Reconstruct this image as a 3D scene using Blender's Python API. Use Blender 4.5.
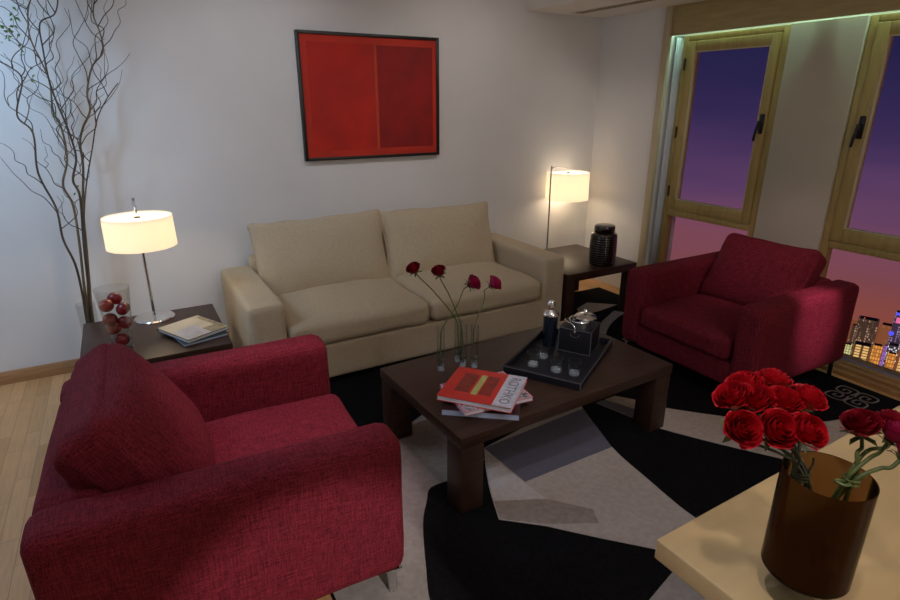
import bpy, bmesh, math, random
from mathutils import Vector, Matrix, Euler, noise
for o in list(bpy.data.objects):
    bpy.data.objects.remove(o)
C = bpy.context.scene.collection
PI = math.pi
R = math.radians

# ------------------------------------------------------------------ camera
cam = bpy.data.cameras.new('camera')
cam.sensor_fit = 'HORIZONTAL'
cam.sensor_width = 36
cam.lens = 36 * 565.1 / 900
cam.clip_end = 3000
cam.clip_start = .05
camo = bpy.data.objects.new('camera', cam)
C.objects.link(camo)
camo.location = (0, 0, 1.75)
camo.rotation_euler = (R(90 - 19.41), 0, R(-29.72))
bpy.context.scene.camera = camo

# ------------------------------------------------------------------ view
vs = bpy.context.scene.view_settings
vs.view_transform = 'Standard'
vs.look = 'None'
vs.gamma = 1
vs.exposure = 0
vs.use_curve_mapping = False


def srgb(r, g, b):
    def f(c):
        c /= 255
        return c / 12.92 if c <= .04045 else ((c + .055) / 1.055) ** 2.4
    return (f(r), f(g), f(b), 1)


# ------------------------------------------------------------------ dusk sky
W = bpy.data.worlds.new('dusk')
bpy.context.scene.world = W
W.use_nodes = True
nt = W.node_tree
nt.nodes.clear()
N = nt.nodes.new
out = N('ShaderNodeOutputWorld')
bg = N('ShaderNodeBackground')
tc = N('ShaderNodeTexCoord')
sep = N('ShaderNodeSeparateXYZ')
mp = N('ShaderNodeMapRange')
mp.inputs['From Min'].default_value = -.40
mp.inputs['From Max'].default_value = .12
ramp = N('ShaderNodeValToRGB')
ramp.color_ramp.interpolation = 'B_SPLINE'
nz = N('ShaderNodeTexNoise')
nz.inputs['Scale'].default_value = 2.2
nz.inputs['Detail'].default_value = 3
mapn = N('ShaderNodeMapping')
mapn.inputs['Scale'].default_value = (1, 1, 7)
ma = N('ShaderNodeMath')
ma.operation = 'MULTIPLY_ADD'
ma.inputs[1].default_value = .10
nt.links.new(tc.outputs['Generated'], mapn.inputs[0])
nt.links.new(mapn.outputs[0], nz.inputs['Vector'])
nt.links.new(tc.outputs['Generated'], sep.inputs[0])
sb = N('ShaderNodeMath')
sb.operation = 'SUBTRACT'
sb.inputs[1].default_value = .05
nt.links.new(nz.outputs['Fac'], ma.inputs[0])
nt.links.new(sep.outputs['Z'], sb.inputs[0])
nt.links.new(sb.outputs[0], ma.inputs[2])
nt.links.new(ma.outputs[0], mp.inputs['Value'])
nt.links.new(mp.outputs[0], ramp.inputs[0])
stops = [(-.40, (150, 80, 48)), (-.335, (158, 84, 60)), (-.29, (160, 86, 76)), (-.25, (140, 82, 90)), (-.205, (146, 86, 102)),
         (-.165, (126, 80, 110)), (-.13, (110, 74, 116)), (-.075, (84, 60, 106)), (-.02, (64, 50, 96)), (.03, (52, 44, 88)), (.085, (40, 38, 80))]
cr = ramp.color_ramp
while len(cr.elements) < len(stops):
    cr.elements.new(.5)
for e, (z, c) in zip(cr.elements, stops):
    e.position = (z + .40) / .52
    e.color = srgb(*c)
nt.links.new(ramp.outputs[0], bg.inputs['Color'])
bg.inputs['Strength'].default_value = .74
nt.links.new(bg.outputs[0], out.inputs[0])


# ------------------------------------------------------------------ room lights (spots and strip out of frame, plus added fill)
def spot(loc, aim, power, col, deg, blend=.5, rad=.04):
    l = bpy.data.lights.new('spot_light', 'SPOT')
    l.energy = power
    l.color = col
    l.spot_size = R(deg)
    l.spot_blend = blend
    l.shadow_soft_size = rad
    o = bpy.data.objects.new('spot_light', l)
    C.objects.link(o)
    o.location = loc
    o.rotation_euler = (Vector(aim) - Vector(loc)).to_track_quat('-Z', 'Y').to_euler()
    return o


def area(loc, rot, sx, sy, power, col):
    l = bpy.data.lights.new('area_light', 'AREA')
    l.shape = 'RECTANGLE'
    l.size, l.size_y = sx, sy
    l.energy = power
    l.color = col
    o = bpy.data.objects.new('area_light', l)
    C.objects.link(o)
    o.location = loc
    o.rotation_euler = rot
    return o


area((.9, .8, 2.73), (0, 0, 0), 2.6, 2.6, 8, (.97, .93, .95))  # added soft fill under the ceiling, not a fixture of the room
area((-1.3, 2.9, 2.73), (0, 0, 0), .7, .7, 22, (.45, .70, 1))
pl = bpy.data.lights.new('fill_point', 'POINT')  # added unseen fill that lifts walls and ceiling evenly
pl.energy = 32
pl.color = (1, .93, .86)
pl.shadow_soft_size = .18
plo = bpy.data.objects.new('fill_point', pl)
C.objects.link(plo)
plo.location = (1.9, -.9, 2.15)
# cool spot at the left, then added spots that brighten back and side wall
spot((-.9, 3.3, 2.70), (-.85, 4.32, 1.5), 46, (.40, .67, 1), 100, .9, .06)
spot((.9, 2.9, 2.72), (.9, 4.32, 1.5), 28, (.88, .91, 1), 95, .95, .08)
spot((2.4, 2.9, 2.72), (2.6, 4.32, 1.5), 24, (1, .94, .90), 95, .95, .08)
spot((2.9, 2.4, 2.72), (4.09, 3.9, 1.6), 18, (1, .94, .90), 60, .95, .08)
# pools of light
spot((.75, 1.9, 2.72), (.42, 2.15, .43), 120, (1, .76, .90), 34, .8)
spot((.75, -1.6, 2.0), (.34, 1.5, .02), 300, (1, .94, .94), 18.5, .45)
spot((3.05, .05, 2.60), (3.50, 1.66,     .52), 380, (1, .62, .92), 12, .9)
spot((2.9, 1.3, 2.45), (3.70, 2.2, .88), 34, (1, .66, .84), 34, .9)
spot((.35, .2, 2.70), (.86, .45, 1.28), 28, (1, .88, .82), 19, .7)
spot((-.5, .35, 2.6), (.78, .35, .88), 24, (.82, .96, 1), 14, .9)
spot((1.5, .2, 2.72), (1.75, 1.60, 0), 30, (.84, .84, 1), 40, .7)
spot((1.2, .9, 2.72), (1.75, 2.15, .42), 32, (.74, .84, 1), 34, .8)
spot((-.4, 2.0, 2.6), (.50, 3.3, .40), 20, (.66, .78, 1), 12, .8)
# green-white strip tucked behind the pelmet
area((4.122, 2.3, 2.43), (0, 0, 0), .03, 2.4, 5, (.55, 1, .80))


# ------------------------------------------------------------------ materials
def mat(name, col, rough=.5, metal=0, noise_amt=0, noise_scale=20, bump=0, bump_scale=200, coat=0, spec=.5, col2=None, stretch=None, emit=None, estr=0):
    m = bpy.data.materials.new(name)
    m.use_nodes = True
    t = m.node_tree
    b = t.nodes['Principled BSDF']
    b.inputs['Base Color'].default_value = (*col[:3], 1)
    b.inputs['Roughness'].default_value = rough
    b.inputs['Metallic'].default_value = metal
    b.inputs['Specular IOR Level'].default_value = spec
    b.inputs['Coat Weight'].default_value = coat
    if emit:
        b.inputs['Emission Color'].default_value = (*emit[:3], 1)
        b.inputs['Emission Strength'].default_value = estr
    tc = t.nodes.new('ShaderNodeTexCoord')
    mpn = t.nodes.new('ShaderNodeMapping')
    t.links.new(tc.outputs['Object'], mpn.inputs[0])
    if stretch:
        mpn.inputs['Scale'].default_value = stretch
    if noise_amt or col2:
        n = t.nodes.new('ShaderNodeTexNoise')
        n.inputs['Scale'].default_value = noise_scale
        n.inputs['Detail'].default_value = 4
        t.links.new(mpn.outputs[0], n.inputs['Vector'])
        r = t.nodes.new('ShaderNodeValToRGB')
        c2 = col2 if col2 else tuple(c * (1 - noise_amt) for c in col[:3])
        r.color_ramp.elements[0].position = .35
        r.color_ramp.elements[1].position = .65
        r.color_ramp.elements[0].color = (*c2[:3], 1)
        r.color_ramp.elements[1].color = (*col[:3], 1)
        t.links.new(n.outputs['Fac'], r.inputs[0])
        t.links.new(r.outputs[0], b.inputs['Base Color'])
    if bump:
        n2 = t.nodes.new('ShaderNodeTexNoise')
        n2.inputs['Scale'].default_value = bump_scale
        n2.inputs['Detail'].default_value = 2
        t.links.new(mpn.outputs[0], n2.inputs['Vector'])
        bp = t.nodes.new('ShaderNodeBump')
        bp.inputs['Strength'].default_value = bump
        bp.inputs['Distance'].default_value = .004
        t.links.new(n2.outputs['Fac'], bp.inputs['Height'])
        t.links.new(bp.outputs[0], b.inputs['Normal'])
    return m


def weave(name, dark, light, fine=60, long=9, sheen=.3, bump=.5):
    """slubbed cloth: threads stretched along each of the three axes"""
    m = bpy.data.materials.new(name)
    m.use_nodes = True
    t = m.node_tree
    b = t.nodes['Principled BSDF']
    b.inputs['Roughness'].default_value = .85
    b.inputs['Specular IOR Level'].default_value = .15
    b.inputs['Sheen Weight'].default_value = sheen
    b.inputs['Sheen Tint'].default_value = (*light[:3], 1)
    tc = t.nodes.new('ShaderNodeTexCoord')
    prev = None
    for sc in ((long, fine * 3, fine * 3), (fine * 3, long, fine * 3), (fine * 3, fine * 3, long)):
        mpn = t.nodes.new('ShaderNodeMapping')
        mpn.inputs['Scale'].default_value = sc
        t.links.new(tc.outputs['Object'], mpn.inputs[0])
        n = t.nodes.new('ShaderNodeTexNoise')
        n.inputs['Scale'].default_value = 1
        n.inputs['Detail'].default_value = 2
        t.links.new(mpn.outputs[0], n.inputs['Vector'])
        if prev is None:
            prev = n.outputs['Fac']
        else:
            a = t.nodes.new('ShaderNodeMath')
            a.operation = 'ADD'
            t.links.new(prev, a.inputs[0])
            t.links.new(n.outputs['Fac'], a.inputs[1])
            prev = a.outputs[0]
    r = t.nodes.new('ShaderNodeMapRange')
    r.inputs['From Min'].default_value = 1.15
    r.inputs['From Max'].default_value = 1.85
    t.links.new(prev, r.inputs['Value'])
    mx = t.nodes.new('ShaderNodeMix')
    mx.data_type = 'RGBA'
    mx.inputs['A'].default_value = (*dark[:3], 1)
    mx.inputs['B'].default_value = (*light[:3], 1)
    t.links.new(r.outputs[0], mx.inputs['Factor'])
    t.links.new(mx.outputs['Result'], b.inputs['Base Color'])
    bp = t.nodes.new('ShaderNodeBump')
    bp.inputs['Strength'].default_value = bump
    bp.inputs['Distance'].default_value = .003
    t.links.new(prev, bp.inputs['Height'])
    t.links.new(bp.outputs[0], b.inputs['Normal'])
    return m


def glass_mat(name, col=(1, 1, 1), gloss=.12, rough=.02, edge=.6):
    """thin clear glass: mostly see-through, mirror-like towards grazing angles"""
    m = bpy.data.materials.new(name)
    m.use_nodes = True
    t = m.node_tree
    t.nodes.clear()
    o = t.nodes.new('ShaderNodeOutputMaterial')
    tr = t.nodes.new('ShaderNodeBsdfTransparent')
    tr.inputs[0].default_value = (*col, 1)
    gl = t.nodes.new('ShaderNodeBsdfGlossy')
    gl.inputs['Roughness'].default_value = rough
    lw = t.nodes.new('ShaderNodeLayerWeight')
    lw.inputs['Blend'].default_value = .35
    pw = t.nodes.new('ShaderNodeMath')
    pw.operation = 'POWER'
    pw.inputs[1].default_value = 1.6
    t.links.new(lw.outputs['Facing'], pw.inputs[0])
    mr = t.nodes.new('ShaderNodeMapRange')
    mr.inputs['To Min'].default_value = gloss * .3
    mr.inputs['To Max'].default_value = edge
    t.links.new(pw.outputs[0], mr.inputs['Value'])
    mx = t.nodes.new('ShaderNodeMixShader')
    t.links.new(mr.outputs[0], mx.inputs[0])
    t.links.new(tr.outputs[0], mx.inputs[1])
    t.links.new(gl.outputs[0], mx.inputs[2])
    t.links.new(mx.outputs[0], o.inputs[0])
    return m


def smoked(name, tint, scatter):
    """smoky brown glass: part see-through, part coloured scatter, glossy skin"""
    m = bpy.data.materials.new(name)
    m.use_nodes = True
    t = m.node_tree
    t.nodes.clear()
    o = t.nodes.new('ShaderNodeOutputMaterial')
    tr = t.nodes.new('ShaderNodeBsdfTransparent')
    tr.inputs[0].default_value = (*tint, 1)
    tl = t.nodes.new('ShaderNodeBsdfTranslucent')
    tl.inputs[0].default_value = (1, .55, .17, 1)
    df = t.nodes.new('ShaderNodeBsdfDiffuse')
    df.inputs[0].default_value = (.95, .50, .15, 1)
    gl = t.nodes.new('ShaderNodeBsdfGlossy')
    gl.inputs['Roughness'].default_value = .12
    m1 = t.nodes.new('ShaderNodeMixShader')
    m1.inputs[0].default_value = .55
    m2 = t.nodes.new('ShaderNodeMixShader')
    m2.inputs[0].default_value = scatter
    m3 = t.nodes.new('ShaderNodeMixShader')
    lw = t.nodes.new('ShaderNodeLayerWeight')
    lw.inputs['Blend'].default_value = .12
    t.links.new(lw.outputs['Fresnel'], m3.inputs[0])
    t.links.new(df.outputs[0], m1.inputs[1])
    t.links.new(tl.outputs[0], m1.inputs[2])
    t.links.new(tr.outputs[0], m2.inputs[1])
    t.links.new(m1.outputs[0], m2.inputs[2])
    t.links.new(m2.outputs[0], m3.inputs[1])
    t.links.new(gl.outputs[0], m3.inputs[2])
    t.links.new(m3.outputs[0], o.inputs[0])
    return m


def shade_mat(name, emit, strength):
    m = bpy.data.materials.new(name)
    m.use_nodes = True
    t = m.node_tree
    t.nodes.clear()
    o = t.nodes.new('ShaderNodeOutputMaterial')
    tl = t.nodes.new('ShaderNodeBsdfTranslucent')
    tl.inputs[0].default_value = (.9, .80, .62, 1)
    df = t.nodes.new('ShaderNodeBsdfDiffuse')
    df.inputs[0].default_value = (.8, .74, .62, 1)
    mx = t.nodes.new('ShaderNodeMixShader')
    mx.inputs[0].default_value = .5
    em = t.nodes.new('ShaderNodeEmission')
    em.inputs[0].default_value = (*emit, 1)
    em.inputs[1].default_value = strength
    ad = t.nodes.new('ShaderNodeAddShader')
    t.links.new(tl.outputs[0], mx.inputs[1])
    t.links.new(df.outputs[0], mx.inputs[2])
    t.links.new(mx.outputs[0], ad.inputs[0])
    t.links.new(em.outputs[0], ad.inputs[1])
    t.links.new(ad.outputs[0], o.inputs[0])
    return m


def parquet():
    m = bpy.data.materials.new('parquet')
    m.use_nodes = True
    t = m.node_tree
    b = t.nodes['Principled BSDF']
    b.inputs['Roughness'].default_value = .38
    tc = t.nodes.new('ShaderNodeTexCoord')
    mp = t.nodes.new('ShaderNodeMapping')
    mp.inputs['Rotation'].default_value = (0, 0, PI / 2)
    br = t.nodes.new('ShaderNodeTexBrick')
    br.inputs['Scale'].default_value = 1
    br.inputs['Brick Width'].default_value = .48
    br.inputs['Row Height'].default_value = .07
    br.inputs['Mortar Size'].default_value = .0008
    br.inputs['Color1'].default_value = (.80, .43, .19, 1)
    br.inputs['Color2'].default_value = (.62, .32, .13, 1)
    br.inputs['Mortar'].default_value = (.24, .14, .07, 1)
    br.offset = .37
    n = t.nodes.new('ShaderNodeTexNoise')
    n.inputs['Scale'].default_value = 6
    n.inputs['Detail'].default_value = 5
    mp2 = t.nodes.new('ShaderNodeMapping')
    mp2.inputs['Scale'].default_value = (14, 1, 1)
    t.links.new(tc.outputs['Object'], mp.inputs[0])
    t.links.new(mp.outputs[0], br.inputs['Vector'])
    t.links.new(tc.outputs['Object'], mp2.inputs[0])
    t.links.new(mp2.outputs[0], n.inputs['Vector'])
    mx = t.nodes.new('ShaderNodeMix')
    mx.data_type = 'RGBA'
    mx.blend_type = 'MULTIPLY'
    mx.inputs['Factor'].default_value = .35
    t.links.new(br.outputs['Color'], mx.inputs['A'])
    t.links.new(n.outputs['Fac'], mx.inputs['B'])
    t.links.new(mx.outputs['Result'], b.inputs['Base Color'])
    return m


def facade(name, base, lit, density, cw, ch, strength, glow=0):
    """night facade: a grid of windows, some of them lit"""
    m = bpy.data.materials.new(name)
    m.use_nodes = True
    t = m.node_tree
    b = t.nodes['Principled BSDF']
    b.inputs['Base Color'].default_value = (*base, 1)
    b.inputs['Roughness'].default_value = .7
    tc = t.nodes.new('ShaderNodeTexCoord')
    mp = t.nodes.new('ShaderNodeMapping')
    mp.inputs['Scale'].default_value = (1 / cw, 1 / cw, 1 / ch)
    t.links.new(tc.outputs['Object'], mp.inputs[0])
    fl = t.nodes.new('ShaderNodeVectorMath')
    fl.operation = 'FLOOR'
    fr = t.nodes.new('ShaderNodeVectorMath')
    fr.operation = 'FRACTION'
    t.links.new(mp.outputs[0], fl.inputs[0])
    t.links.new(mp.outputs[0], fr.inputs[0])
    wn = t.nodes.new('ShaderNodeTexWhiteNoise')
    t.links.new(fl.outputs[0], wn.inputs['Vector'])
    lt = t.nodes.new('ShaderNodeMath')
    lt.operation = 'LESS_THAN'
    lt.inputs[1].default_value = density
    t.links.new(wn.outputs['Value'], lt.inputs[0])
    sp = t.nodes.new('ShaderNodeSeparateXYZ')
    t.links.new(fr.outputs[0], sp.inputs[0])
    prev = lt.outputs[0]
    for ax in ('Y', 'Z'):
        g = t.nodes.new('ShaderNodeMath')
        g.operation = 'COMPARE'
        g.inputs[1].default_value = .5
        g.inputs[2].default_value = .34
        t.links.new(sp.outputs[ax], g.inputs[0])
        mu = t.nodes.new('ShaderNodeMath')
        mu.operation = 'MULTIPLY'
        t.links.new(prev, mu.inputs[0])
        t.links.new(g.outputs[0], mu.inputs[1])
        prev = mu.outputs[0]
    ms = t.nodes.new('ShaderNodeMath')
    ms.operation = 'MULTIPLY_ADD'
    ms.inputs[1].default_value = strength
    ms.inputs[2].default_value = glow
    t.links.new(prev, ms.inputs[0])
    b.inputs['Emission Color'].default_value = (*lit, 1)
    t.links.new(ms.outputs[0], b.inputs['Emission Strength'])
    return m


M = {}
M['wall'] = mat('wall_paint', (.78, .76, .75), .9, noise_amt=.03, noise_scale=3, bump=.05, bump_scale=150, spec=.2)
M['ceiling'] = mat('ceiling_paint', (.86, .82, .75), .9, noise_amt=.02, noise_scale=3, spec=.2)
M['floor'] = parquet()
M['skirting'] = mat('beech_skirting', (.50, .27, .125), .45, noise_amt=.25, noise_scale=8, stretch=(1, 10, 10))
M['frame'] = mat('golden_window_wood', (.40, .285, .09), .5, noise_amt=.18, noise_scale=5, stretch=(8, 8, 1))
M['pelmet'] = mat('pelmet_wood', (.45, .35, .15), .6, noise_amt=.15, noise_scale=5, stretch=(8, 1, 8))
M['sill'] = mat('sill_wood', (.42, .22, .085), .45, noise_amt=.25, noise_scale=6, stretch=(8, 1, 8))
M['pillar'] = mat('cream_panel', (.46, .41, .31), .8, noise_amt=.04, noise_scale=3)
M['trim'] = mat('trim_wood', (.55, .46, .30), .6, noise_amt=.1, noise_scale=6, stretch=(8, 8, 1))
M['alu'] = mat('aluminium', (.72, .74, .72), .35, 1)
M['black_metal'] = mat('black_metal', (.015, .015, .016), .35, .4)
M['chrome'] = mat('chrome', (.78, .78, .79), .12, 1, bump=.01)
M['curtain'] = mat('sheer_cloth', (.80, .82, .84), .9, noise_amt=.06, noise_scale=60)
M['pane'] = glass_mat('window_glass', (.96, .96, .97), .0, .0, .002)
M['glass'] = glass_mat('clear_glass', (.96, .97, .97), .08, .04, .6)
M['crystal'] = mat('thick_glass', (.80, .85, .92), .12, spec=1.0, coat=1)  # pale body colour stands in for bright highlights in the thick bases
M['crystal'].node_tree.nodes['Principled BSDF'].inputs['Alpha'].default_value = .27
M['amber'] = smoked('brown_glass', (.21, .16, .125), .02)
M['amber_in'] = smoked('amber_inner_glass', (.62, .40, .22), .62)
M['water'] = glass_mat('water', (.90, .93, .94), .2, .02, .4)
M['red_cloth'] = weave('crimson_weave', (.066, .004, .009), (.215, .020, .032), 84, 20, .08, .6)
M['sofa_cloth'] = weave('beige_linen', (.48, .385, .26), (.61, .505, .36), 110, 25, .15, .35)
M['wenge'] = mat('wenge_wood', (.052, .024, .015), .42, spec=.35, noise_amt=.4, noise_scale=7, stretch=(1, 10, 10), bump=.06, bump_scale=12)
M['maple'] = mat('pale_maple', (.56, .395, .20), .36, noise_amt=.08, noise_scale=3, stretch=(1, 9, 9))
M['rug_black'] = mat('black_pile', (.009, .008, .009), .95, noise_amt=.4, noise_scale=60, bump=.8, bump_scale=300, spec=.08)
M['rug_grey'] = mat('grey_beige_pile', (.34, .30, .27), .95, noise_amt=.16, noise_scale=40, bump=.7, bump_scale=300, spec=.1)
M['rug_pale'] = mat('pale_pile', (.50, .42, .37), .95, noise_amt=.14, noise_scale=40, bump=.7, bump_scale=300, spec=.1)
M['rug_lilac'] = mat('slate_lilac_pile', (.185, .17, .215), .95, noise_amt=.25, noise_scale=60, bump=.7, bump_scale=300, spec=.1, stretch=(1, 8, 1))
M['rug_white'] = mat('ivory_pile', (.60, .53, .50), .95, noise_amt=.12, noise_scale=40, bump=.7, bump_scale=300, spec=.1)
M['rug_taupe'] = mat('taupe_pile', (.36, .29, .25), .95, noise_amt=.2, noise_scale=40, bump=.7, bump_scale=300, spec=.1)
M['paint_red'] = mat('canvas_red', (.62, .030, .010), .7, noise_amt=.2, noise_scale=3)
M['paint_left'] = mat('panel_scarlet', (.56, .014, .004), .7, noise_amt=.25, noise_scale=4)
M['paint_right'] = mat('panel_crimson', (.36, .006, .004), .7, noise_amt=.35, noise_scale=4)
M['paint_line'] = mat('orange_line', (.55, .075, .02), .7, noise_amt=.2, noise_scale=20)
M['black_frame'] = mat('black_frame', (.012, .011, .011), .4)
M['shade'] = shade_mat('lamp_shade_cloth', (1, .93, .80), .30)
M['diffuser'] = shade_mat('lamp_diffuser', (1, .95, .84), .7)
M['bulb'] = mat('bulb_glass', (1, .9, .7), .4, emit=(1, .78, .45), estr=6)
M['ceramic'] = mat('black_brown_glaze', (.016, .009, .007), .12, coat=.6, noise_amt=.5, noise_scale=14)
M['bark'] = mat('willow_bark', (.105, .075, .052), .8, noise_amt=.5, noise_scale=30, stretch=(1, 1, .2))
M['bark_light'] = mat('pale_bark', (.20, .145, .075), .8, noise_amt=.4, noise_scale=30, stretch=(1, 1, .2))
M['leaf'] = mat('young_leaf', (.13, .24, .06), .5, noise_amt=.4, noise_scale=30)
M['stem'] = mat('rose_stem', (.11, .15, .035), .55, noise_amt=.45, noise_scale=60)
M['stem_dark'] = mat('dry_stem', (.05, .055, .018), .6, noise_amt=.5, noise_scale=60)
M['rose_red'] = mat('red_petal', (.58, .005, .016), .5, noise_amt=.3, noise_scale=60, spec=.3)
M['rose_dark'] = mat('dark_red_petal', (.32, .005, .020), .5, noise_amt=.45, noise_scale=60, spec=.3)
M['rose_magenta'] = mat('magenta_petal', (.44, .010, .075), .5, noise_amt=.45, noise_scale=60, spec=.3)
M['apple'] = mat('apple_skin', (.33, .012, .014), .22, noise_amt=.55, noise_scale=7, coat=.3, col2=(.13, .006, .012))
M['leather'] = mat('black_leather', (.010, .009, .012), .5, spec=.35, bump=.25, bump_scale=240)
M['stitch'] = mat('grey_stitching', (.16, .15, .17), .6)
M['shaker'] = mat('blue_black_lacquer', (.012, .016, .030), .18, coat=.5)
M['paper'] = mat('page_edges', (.74, .76, .80), .8, noise_amt=.12, noise_scale=60, stretch=(1, 1, 30))
M['paper_blue'] = mat('blue_white_pages', (.52, .62, .82), .8, noise_amt=.1, noise_scale=60, stretch=(1, 1, 30))
M['cov_red'] = mat('red_cover', (.55, .020, .012), .35, noise_amt=.1)
M['cov_darkred'] = mat('dark_red_print', (.26, .022, .012), .4, noise_amt=.4, noise_scale=30)
M['cov_lime'] = mat('lime_print', (.42, .42, .12), .4, noise_amt=.2, noise_scale=30)
M['cov_band'] = mat('pale_lilac_band', (.56, .52, .58), .4, noise_amt=.3, noise_scale=25)
M['cov_ink'] = mat('grey_ink', (.12, .12, .14), .5)
M['cov_pink'] = mat('pink_cover', (.62, .25, .30), .4, noise_amt=.1)
M['cov_map'] = mat('speckled_cover', (.50, .46, .48), .4, noise_scale=70, col2=(.03, .03, .04))
M['cov_dark'] = mat('plum_cover', (.055, .018, .022), .3, noise_amt=.4, noise_scale=15)
M['cov_beige'] = mat('sandy_cover', (.60, .51, .36), .35, noise_scale=9, col2=(.50, .42, .30))
M['cov_lilac'] = mat('lilac_print', (.55, .50, .50), .35, noise_scale=20, col2=(.42, .38, .38))
M['cov_brown'] = mat('brown_print', (.20, .13, .05), .4, noise_scale=40, col2=(.40, .32, .18))
M['cov_black'] = mat('black_cover', (.012, .011, .013), .3)
M['cov_green'] = mat('bluegreen_cover', (.03, .055, .06), .3, noise_amt=.3, noise_scale=12)
M['vent'] = mat('vent_dark', (.06, .055, .05), .7)
M['ice'] = M['crystal']


# ------------------------------------------------------------------ mesh helpers
def obj(name, bm, m, parent=None, loc=(0, 0, 0), rot=(0, 0, 0), smooth=40):
    me = bpy.data.meshes.new(name)
    bmesh.ops.recalc_face_normals(bm, faces=bm.faces)
    bm.to_mesh(me)
    bm.free()
    for x in (m if isinstance(m, (list, tuple)) else [m]):
        me.materials.append(x)
    if smooth:
        me.polygons.foreach_set('use_smooth', [True] * len(me.polygons))
        me.set_sharp_from_angle(angle=R(smooth))
    o = bpy.data.objects.new(name, me)
    C.objects.link(o)
    o.location = loc
    o.rotation_euler = rot
    if parent:
        o.parent = parent
    return o


def thing(name, label, cat, loc=(0, 0, 0), rz=0, group=None):
    o = bpy.data.objects.new(name, None)
    C.objects.link(o)
    o.empty_display_size = .1
    o.location = loc
    o.rotation_euler = (0, 0, rz)
    o['label'] = label
    o['category'] = cat
    if group:
        o['group'] = group
    return o


def tag(o, label, cat, group=None):
    o['label'] = label
    o['category'] = cat
    if group:
        o['group'] = group
    return o


def struct(o):
    o['kind'] = 'structure'
    return o


def dup(root, loc, rz=None, label=None, group=None):
    r = root.copy()
    C.objects.link(r)
    r.location = loc
    if rz is not None:
        r.rotation_euler = (0, 0, rz)
    if label:
        r['label'] = label
    if group:
        r['group'] = group
    for ch in list(root.children):
        c = ch.copy()
        C.objects.link(c)
        c.parent = r
        for g in list(ch.children):
            d = g.copy()
            C.objects.link(d)
            d.parent = c
    return r


def box(bm, a, b, bev=0, seg=2, mi=0, mtx=None):
    x0, y0, z0 = a
    x1, y1, z1 = b
    nb = bmesh.new()
    g = bmesh.ops.create_cube(nb, size=1)
    for v in nb.verts:
        v.co = Vector(((x0 + x1) / 2 + v.co.x * (x1 - x0), (y0 + y1) / 2 + v.co.y * (y1 - y0), (z0 + z1) / 2 + v.co.z * (z1 - z0)))
    if bev:
        bmesh.ops.bevel(nb, geom=nb.edges[:], offset=bev, segments=seg, profile=.5, affect='EDGES')
    if mtx:
        nb.transform(mtx)
    join(bm, nb, mi)
    return bm


def join(bm, nb, mi=0):
    vm = {}
    for v in nb.verts:
        vm[v] = bm.verts.new(v.co)
    for f in nb.faces:
        try:
            nf = bm.faces.new([vm[v] for v in f.verts])
            nf.material_index = mi
        except ValueError:
            pass
    nb.free()


def bx(a, b, bev=0, seg=2):
    return box(bmesh.new(), a, b, bev, seg)


def lathe(bm, prof, n=32, c=(0, 0, 0), mi=0, close=False):
    rings = []
    for r, z in prof:
        if r < 1e-6:
            rings.append([bm.verts.new((c[0], c[1], c[2] + z))])
        else:
            rings.append([bm.verts.new((c[0] + r * math.cos(2 * PI * i / n), c[1] + r * math.sin(2 * PI * i / n), c[2] + z)) for i in range(n)])
    pairs = list(zip(rings, rings[1:]))
    if close:
        pairs.append((rings[-1], rings[0]))
    for A, B in pairs:
        for i in range(n):
            j = (i + 1) % n
            if len(A) == 1 and len(B) == 1:
                continue
            if len(A) == 1:
                f = bm.faces.new((A[0], B[i], B[j]))
            elif len(B) == 1:
                f = bm.faces.new((A[i], A[j], B[0]))
            else:
                f = bm.faces.new((A[i], A[j], B[j], B[i]))
            f.material_index = mi
    return bm


def spline(pts, k=6):
    P = [Vector(p) for p in pts]
    if len(P) < 3:
        return [P[0].lerp(P[1], i / k) for i in range(k + 1)]
    res = []
    for i in range(len(P) - 1):
        p0 = P[max(i - 1, 0)]
        p1, p2 = P[i], P[i + 1]
        p3 = P[min(i + 2, len(P) - 1)]
        for s in range(k):
            t = s / k
            res.append(.5 * ((2 * p1) + (p2 - p0) * t + (2 * p0 - 5 * p1 + 4 * p2 - p3) * t * t + (3 * p1 - p0 - 3 * p2 + p3) * t ** 3))
    res.append(P[-1])
    return res


def tube(bm, pts, r0, r1=None, n=8, k=6, mi=0, cap=True):
    P = spline(pts, k) if k else [Vector(p) for p in pts]
    r1 = r0 if r1 is None else r1
    prev = None
    up = Vector((.31, .77, .2)).normalized()
    L = len(P)
    for i, p in enumerate(P):
        d = (P[min(i + 1, L - 1)] - P[max(i - 1, 0)])
        if d.length < 1e-9:
            d = Vector((0, 0, 1))
        d.normalize()
        a = (up - d * up.dot(d))
        if a.length < 1e-4:
            a = d.orthogonal()
        a.normalize()
        up = a
        b = d.cross(a)
        r = r0 + (r1 - r0) * i / (L - 1)
        ring = [bm.verts.new(p + (a * math.cos(2 * PI * j / n) + b * math.sin(2 * PI * j / n)) * r) for j in range(n)]
        if prev:
            for j in range(n):
                q = (j + 1) % n
                f = bm.faces.new((prev[j], prev[q], ring[q], ring[j]))
                f.material_index = mi
        elif cap:
            bm.faces.new(ring[::-1]).material_index = mi
        prev = ring
    if cap:
        bm.faces.new(prev).material_index = mi
    return bm


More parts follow.
